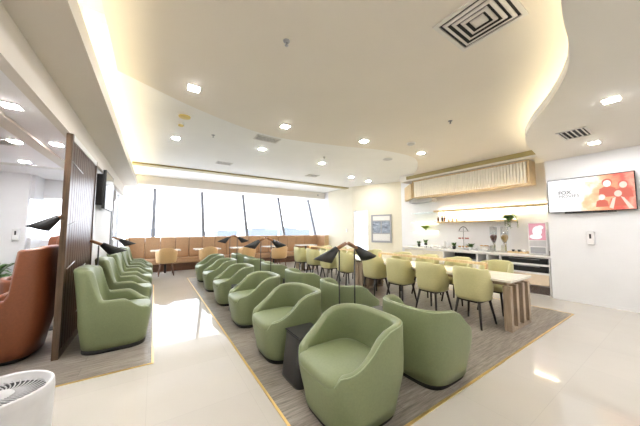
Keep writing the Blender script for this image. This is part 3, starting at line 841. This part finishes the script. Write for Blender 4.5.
# ------------------------------------------------------------------ service counter
tag(MB().box(7.44, 8.2, 1.86, 5.88, .87, .92, .004).build('worktop', M['stone']), 'long white stone worktop of the service counter', 'worktop')
def cab(y0, y1, label, build, m='white'):
    t = empty('cabinet', (7.5, (y0 + y1) / 2, 0), 0, label, 'cabinet', 'service counter cabinets')
    h = (y1 - y0) / 2 - .002; fz = .868
    b = MB(); b.box(.1, .68, -h, -h + .02, .0, fz); b.box(.1, .68, h - .02, h, .0, fz); b.box(.66, .68, -h, h, 0, fz); b.box(0, .1, -h, -h + .02, 0, fz).box(0, .1, h - .02, h, 0, fz)
    b.box(0, .66, -h + .02, h - .02, .84, fz); b.box(.02, .66, -h + .02, h - .02, .0, .02)
    b.build('body', M[m], t); build(t, h); return t
def f_plain(t, h):
    for s_ in (-1, 1):
        a0, a1 = (-h + .02, -.003) if s_ < 0 else (.003, h - .02)
        dd = MB().box(-.005, .015, a0, a1, .06, .835, .003).build('door', M['oakz'] if False else M['wallc'], t)
        MB().box(-.02, -.005, -.04 * 1 + s_ * .05 - .005, -.04 + s_ * .05 + .005, .5, .65).build('handle', M['steel'], dd)
def f_open(t, h):
    MB().box(.05, .66, -h + .02, h - .02, .60, .62).build('shelf', M['white'], t)
    MB().box(.60, .655, -h + .02, h - .02, .62, .84).build('back_panel', M['dark'], t)
    MB().box(-.005, .015, -h + .02, h - .02, .06, .60, .003).build('door', M['wallc'], t)
def f_drawer(t, h):
    for z0, z1 in ((.705, .82), (.51, .655)):
        dr = MB().box(.02, .5, -h + .05, h - .03, z0, z1, .004).build('drawer', M['black'], t)
        MB().box(.006, .02, -.3, .3, z1 - .02, z1 - .01).build('handle', M['greyf'], dr)
    MB().box(0, .6, -h + .02, h - .02, .66, .70).box(0, .6, -h + .02, h - .02, .47, .505).build('rail', M['white'], t)
    MB().box(-.004, .02, -h + .03, h - .03, .22, .465, .004).build('drawer_front', mat('pale_timber_front', (.72, .60, .45), .5), t)
    g = MB()
    for k in range(7): g.box(.0, .015, -h + .03, h - .03, .03 + k * .024, .045 + k * .024)
    g.build('toe_grille', mat('brown_grille', (.12, .09, .08), .5), t)
cab(4.4, 5.86, 'plain cream cabinet at the far left end of the service counter', f_plain)
cab(3.44, 4.4, 'cabinet with a long open niche, left of the narrow ones', f_open)
cab(3.18, 3.44, 'narrow cabinet with dark open niche, left one of the pair', f_open)
cab(2.88, 3.18, 'narrow cabinet with dark open niche, right one of the pair', f_open)
cab(1.9, 2.88, 'wide cabinet with black drawers and brown grille beside the right wall', f_drawer)

# shelves with hidden light
sh = empty('wall_shelf', (8.2, 3.4, 2.1), 0, 'upper oak wall shelf with glowing light, longer of the two', 'shelf', 'oak wall shelves')
MB().box(-.3, 0, -1.53, 1.55, -.005, .06, .003).build('board', M['oak'], sh)
MB().box(-.06, -.02, -1.5, 1.5, -.015, -.005).build('light_strip', M['shelfled'], sh)
MB().box(-.04, -.02, -1.5, 1.5, .06, .068).build('light_strip', M['shelfled'], sh)
sh = empty('wall_shelf', (8.2, 3.82, 1.75), 0, 'lower oak wall shelf with bottles and a trailing plant', 'shelf', 'oak wall shelves')
MB().box(-.3, 0, -1.12, 1.13, -.015, .035, .003).build('board', M['oak'], sh)
MB().box(-.04, -.02, -1.1, 1.1, .035, .043).build('light_strip', M['shelfled'], sh)
for z, l in ((2.1, 'upper glass corner shelf left of the oak shelf'), (1.76, 'middle glass corner shelf left of the oak shelf'), (1.44, 'lowest glass corner shelf, under the lime plant')):
    s_ = empty('glass_shelf', (8.2, 5.35, z), 0, l, 'shelf', 'glass corner shelves')
    MB().box(-.3, 0, -.36, .5, 0, .012).build('pane', M['frost'], s_)
    MB().box(-.03, 0, -.36, .5, -.02, 0).build('bracket', M['shelfled'] if z < 2 else M['steel'], s_)

# slatted light box
bx = empty('slatted_light_box', (7.45, 3.8, 2.61), 0, 'long oak box with pale vertical slats glowing over the counter', 'light box')
f = MB(); f.box(0, .4, -1.62, 1.62, 0, .02); f.box(0, .4, -1.62, 1.62, .55, .585); f.box(0, .4, -1.64, -1.60, 0, .585); f.box(0, .4, 1.60, 1.64, 0, .585); f.box(.38, .4, -1.6, 1.6, .02, .55)
f.build('frame', M['oak'], bx)
f = MB()
for k in range(46):
    y = -1.58 + 3.16 * (k + .5) / 46
    f.box(.01, .06, y - .025, y + .025, .02, .55)
f.build('slats', mat('pale_slat', (.84, .80, .70), .5), bx)
MB().box(.09, .10, -1.6, 1.6, .02, .55).build('back_panel', mat('tan_backing', (.60, .48, .30), .6), bx)
MB().box(.076, .086, -1.55, 1.55, .02, .03).build('light_strip', M['shelfled'], bx)
# return of the box running back towards the angled wall
rt = MB().prism([(7.43, 5.47), (7.55, 5.47), (8.2, 6.15), (8.12, 6.27)], 2.61, 3.13)
tag(rt.build('box_return', M['oak']), 'short oak return panel angled off the left end of the glowing slatted box', 'panel')
tag(MB().box(7.9, 8.2, 5.0, 5.9, 2.49, 2.6).build('air_grille', M['plastg']), 'grey horizontal air grille under the left end of the slatted box', 'air vent')

# ------------------------------------------------------------------ things on the counter
def leaves(n, r, h, seed, droop=.3, w=.03, base=(0, 0, 0), segs=4):
    rd = random.Random(seed); mb = MB()
    for i in range(n):
        a = rd.uniform(0, 2 * PI); L = r * rd.uniform(.6, 1.1); hh = h * rd.uniform(.5, 1.1)
        d_ = Vector((math.cos(a), math.sin(a), 0)); sd = Vector((-d_.y, d_.x, 0))
        rr = []
        for k in range(segs + 1):
            t = k / segs
            c = Vector(base) + d_ * L * t + Vector((0, 0, hh * t - droop * h * t * t * 1.3))
            ww = w * math.sin(PI * (.12 + .86 * t))
            rr.append([c - sd * ww, c + Vector((0, 0, .15 * ww)), c + sd * ww])
        mb.loft(rr, closed=False)
    return mb
def pot_plant(loc, label, seed, r=.11, h=.19, potr=.055, poth=.09, potm='black', leafm='leaf', n=26, cat='plant', droop=.3, w=.014):
    t = empty('potted_plant', loc, 0, label, cat)
    MB().lathe([(potr * .75, 0), (potr, poth), (potr * .9, poth), (potr * .85, poth * .85), (0, poth * .85)], n=20).build('pot', M[potm], t)
    leaves(int(n * 1.6), r, h, seed, droop, w * 1.4, (0, 0, poth * .85)).build('foliage', M[leafm], t)
    return t
pot_plant((7.78, 5.45, .92), 'small dark potted herb at the far left end of the counter', 1)
pot_plant((7.95, 5.3, .92), 'dark leafy potted plant beside the small herb, taller', 2, h=.24, poth=.12)
pot_plant((7.64, 4.14, .92), 'black potted green plant left of the tiered stand', 3, r=.1)
pot_plant((7.60, 3.64, .92), 'green potted plant right of the tiered stand', 4, r=.14, potm='plast')
pot_plant((8.0, 5.33, 1.453), 'lime green plant in a white pot on the lowest glass shelf', 5, r=.18, h=.22, potm='plast', leafm='leafl', n=40, w=.03)
t = empty('trailing_plant', (8.0, 2.82, 1.785), 0, 'trailing green plant hanging off the right end of the lower oak shelf', 'plant')
MB().lathe([(.045, 0), (.06, .09), (.052, .09), (.05, .07), (0, .07)], n=20).build('pot', M['white'], t)
leaves(60, .22, .2, 9, .9, .024, (0, 0, .08), 5).build('foliage', M['leaf'], t)
vn = MB(); rd = random.Random(4)
for i in range(9):
    a = rd.uniform(PI * .9, PI * 1.75); L = rd.uniform(.14, .26)
    p0 = Vector((0, 0, .08)); d_ = Vector((math.cos(a), math.sin(a), 0)); path = [p0, p0 + d_ * .10 + Vector((0, 0, .04)), p0 + d_ * .17 + Vector((0, 0, -.04)), p0 + d_ * .19 + Vector((0, 0, -.08 - L))]
    vn.tube(catmull([tuple(q) for q in path], 4), .003, 4)
    for q in catmull([tuple(q) for q in path], 5)[5:]:
        c = Vector(q); e = Vector((rd.uniform(-1, 1), rd.uniform(-1, 1), rd.uniform(-.6, .3))).normalized() * .055; s2 = e.cross(Vector((0, 0, 1))).normalized() * .022
        vn.quad(c, c + e * .5 + s2, c + e, c + e * .5 - s2)
vn.build('vines', M['leaf'], t)

def cereal(y, m, label):
    t = empty('cereal_dispenser', (7.78, y, .92), 0, label, 'dispenser', 'clear cereal dispensers')
    MB().box(-.10, .10, -.085, .085, 0, .02, .006).box(.05, .07, -.02, .02, .02, .5).build('stand', M['chrome'], t)
    MB().lathe([(.03, .24), (.055, .28), (.085, .36), (.085, .66), (.082, .66), (.082, .37), (.05, .285), (.027, .24)], n=28).build('hopper', M['glass2'], t)
    MB().lathe([(0, .25), (.045, .287), (.078, .37), (.078, .44), (.04, .455), (0, .46)], n=24).build('cereal', M[m], t)
    MB().lathe([(0, .66), (.088, .66), (.088, .685), (.02, .69), (.02, .71), (0, .71)], n=24).build('lid', M['plastg'], t)
    MB().lathe([(.0, .2), (.032, .2), (.032, .245), (0, .245)], n=20).build('spout', M['chrome'], t)
    MB().box(-.075, -.07, -.06, .06, .03, .18).build('chute', M['glass2'], t)
cereal(3.12, 'cereal1', 'clear cereal dispenser with dark red cereal')
cereal(2.86, 'cereal2', 'clear cereal dispenser with golden cereal')

t = empty('tiered_stand', (7.8, 3.93, .92), 0, 'three-tier serving stand with black arched handle on the counter', 'serving stand')
MB().tube([(0, 0, 0), (0, 0, .66)], .005, 8).build('pole', M['black'], t)
for z, r in ((.05, .2), (.30, .18), (.53, .15)):
    p_ = MB().lathe([(0, z), (r, z + .008), (r + .01, z + .02), (r - .004, z + .016), (0, z + .01)], n=32).build('tier', M['steel'] if z > .5 else M['plast'], t)
    if z < .5:
        fd = MB(); rd = random.Random(int(z * 100))
        for k in range(9):
            a = 2 * PI * k / 9
            fd.lathe([(0, -.02), (.022, -.012), (.026, .0), (.02, .014), (0, .02)], n=10, M4=Matrix.Translation((math.cos(a) * r * .65, math.sin(a) * r * .65, z + .034)))
        fd.build('pastries', M['berry'] if z > .2 else M['bread'], t)
MB().tube(catmull([(0, -.13, .56), (0, -.08, .64), (0, 0, .68), (0, .08, .64), (0, .13, .56)], 5), .010, 8).build('handle', M['black'], t)

def bowl(loc, r, label, m='plast', food=None, name='bowl'):
    t = empty(name, loc, 0, label, name.replace('_', ' '))
    MB().lathe([(0, 0), (r * .5, 0), (r * .55, .008), (r, .075), (r * .96, .075), (r * .5, .016), (0, .014)], n=28).build('dish', M[m], t)
    if food:
        MB().lathe([(0, .03), (r * .72, .045), (r * .5, .068), (0, .08)], n=24).build('food', M[food], t)
bowl((7.74, 4.85, .92), .11, 'white serving bowl of bread left of the potted plant', food='bread')
bowl((7.72, 4.58, .92), .09, 'white serving bowl, plain, between bread bowl and basket')
bowl((7.78, 4.36, .92), .10, 'white bowl of berries beside the black potted plant', food='berry')
bowl((7.72, 3.42, .92), .11, 'white serving bowl left of the cereal dispensers', food='bread')
for y_, l_ in ((5.15, 'small white bowl next to the dark leafy plant'), (5.0, 'small white bowl left of the bread bowl'), (3.30, 'small white bowl beside the dark red cereal dispenser')):
    bowl((7.64 if y_ > 4 else 7.55, y_ if y_ > 4 else 3.25, .92), .07, l_)
# covered white dish, cups and tray right of the dispensers
t = empty('serving_tray', (7.78, 2.56, .92), 0, 'pale serving tray with raised rim right of the cereal dispensers', 'tray')
MB().box(-.16, .16, -.2, .2, 0, .012, .004).build('base', M['oak'], t)
MB().box(-.16, -.15, -.2, .2, .012, .04).box(.15, .16, -.2, .2, .012, .04).box(-.15, .15, -.2, -.19, .012, .04).box(-.15, .15, .19, .2, .012, .04).build('rim', M['oak'], t)
def cup(loc, label, m='plast'):
    t = empty('cup', loc, 0, label, 'cup', 'cups on the counter')
    MB().lathe([(0, 0), (.022, 0), (.036, .07), (.033, .07), (.02, .006), (0, .006)], n=20).build('body', M[m], t)
    MB().tube([(0, -.034, .055), (0, -.055, .05), (0, -.055, .028), (0, -.028, .02)], .004, 6).build('handle', M[m], t)
cup((7.72, 2.66, .934), 'black cup on the serving tray, left one', 'black'); cup((7.76, 2.55, .934), 'black cup on the serving tray, middle one', 'black'); cup((7.74, 2.44, .934), 'white cup on the serving tray, right one')
t = empty('jug', (7.95, 4.62, .92), 0, 'white jug standing behind the plain bowl', 'jug')
MB().lathe([(0, 0), (.05, 0), (.065, .08), (.045, .17), (.052, .22), (.046, .22), (.04, .17), (0, .16)], n=24).build('body', M['plast'], t)
MB().tube([(0, -.05, .19), (0, -.10, .17), (0, -.10, .09), (0, -.06, .06)], .007, 8).build('handle', M['plast'], t)
t = empty('bread_basket', (7.98, 3.45, .92), 0, 'white basket heaped with rolls behind the serving bowl', 'basket')
MB().lathe([(0, 0), (.12, 0), (.16, .12), (.15, .12), (.11, .01), (0, .01)], n=28).build('basket', M['plast'], t)
for k in range(5):
    a = 2 * PI * k / 5
    MB().lathe([(0, -.03), (.035, -.02), (.045, 0), (.035, .025), (0, .035)], n=14, M4=Matrix.Translation((math.cos(a) * .08, math.sin(a) * .08, .11))).build('roll', M['bread'], t)

# countertop machine with a pink picture
t = empty('drinks_machine', (7.78, 2.15, .92), 0, 'upright white countertop machine with pink and white picture panel by the right wall', 'drinks machine')
MB().box(-.12, .22, -.19, .17, 0, .76, .012).build('body', M['plast'], t)
MB().box(-.124, -.12, -.165, .15, .34, .74).build('picture_panel', M['pink'], t)
for (y, z, a, b_) in ((-.01, .55, .09, .12), (.02, .42, .12, .06), (-.07, .64, .06, .05)):
    b = MB(); v = [b.bm.verts.new((-.1245, y + a * math.cos(2 * PI * k / 24), z + b_ * math.sin(2 * PI * k / 24))) for k in range(24)]
    b.bm.faces.new(v); b.build('picture_shape', M['pinkw'], t)
MB().box(-.126, -.12, -.165, .15, .19, .33).build('keypad', M['plastg'], t)
MB().box(-.124, -.12, -.15, .135, .03, .17).build('dispensing_bay', M['greyf'], t)
MB().box(-.15, -.12, -.10, .09, .0, .02).build('drip_tray', M['steel'], t)
tag(MB().box(7.62, 7.7, 1.88, 1.93, .92, 1.02, .005).build('card_box', M['black']), 'tiny black box at the right end of the worktop', 'box')

# bottles and jars on the lower oak shelf
def bottle(y, h, r, m, label):
    t = empty('bottle', (8.03, y, 1.785), 0, label, 'bottle', 'bottles and jars on the lower oak shelf')
    MB().lathe([(0, 0), (r, 0), (r, h * .6), (r * .4, h * .75), (r * .4, h * .95), (0, h * .95)], n=18).build('body', M[m], t)
    MB().lathe([(0, h * .95), (r * .45, h * .95), (r * .45, h), (0, h)], n=14).build('cap', M['black'], t)
for y, h, r, m, l in [(4.86, .17, .03, 'amber', 'dark slim bottle at the left end of the lower oak shelf'), (4.72, .20, .035, 'black', 'taller dark bottle on the lower oak shelf, second from left'),
                      (4.64, .18, .032, 'amber', 'dark bottle on the lower oak shelf, third from left'), (4.5, .09, .035, 'oak', 'short oak jar on the lower shelf, left one'),
                      (4.38, .09, .035, 'oak', 'short oak jar on the lower shelf, second'), (4.24, .07, .035, 'bread', 'short tan jar on the lower shelf'), (4.0, .07, .03, 'plast', 'short white jar on the lower shelf')]:
    bottle(y, h, r, m, l)

# plants in the left lounge
pot_plant((-2.78, 8.05, .004), 'tall leafy plant on the floor at the left edge, by the cream wall', 12, r=.42, h=1.0, potr=.15, poth=.4, potm='plast', n=34, droop=.5, w=.045)

# ------------------------------------------------------------------ world, camera, view
w = bpy.data.worlds.new('sky'); S.world = w; w.use_nodes = True
nt = w.node_tree; bg = nt.nodes['Background']
sk = nt.nodes.new('ShaderNodeTexCoord'); sp = nt.nodes.new('ShaderNodeSeparateXYZ'); rp = nt.nodes.new('ShaderNodeValToRGB')
rp.color_ramp.elements[0].position = .0; rp.color_ramp.elements[0].color = (.93, .95, 1, 1)
rp.color_ramp.elements[1].position = .5; rp.color_ramp.elements[1].color = (.86, .92, 1, 1)
nt.links.new(sk.outputs['Generated'], sp.inputs[0]); nt.links.new(sp.outputs['Z'], rp.inputs[0]); nt.links.new(rp.outputs[0], bg.inputs[0])
bg.inputs[1].default_value = 2.9

cd = bpy.data.cameras.new('camera'); cam = bpy.data.objects.new('camera', cd); COL.objects.link(cam)
cd.sensor_width = 36; cd.sensor_fit = 'HORIZONTAL'; cd.lens = 36 * 250 / 640; cd.clip_start = .05; cd.clip_end = 2000
cam.location = (0, 0, 1.5); cam.rotation_euler = (math.radians(93.9), 0, math.radians(-33.5))
S.camera = cam
S.view_settings.view_transform = 'Standard'; S.view_settings.look = 'None'
S.view_settings.gamma = 1; S.view_settings.use_curve_mapping = False; S.view_settings.exposure = 1.4
S.cycles.max_bounces = 10; S.cycles.diffuse_bounces = 6; S.cycles.transparent_max_bounces = 12
S.cycles.caustics_reflective = False; S.cycles.caustics_refractive = False
S.cycles.sample_clamp_indirect = 6
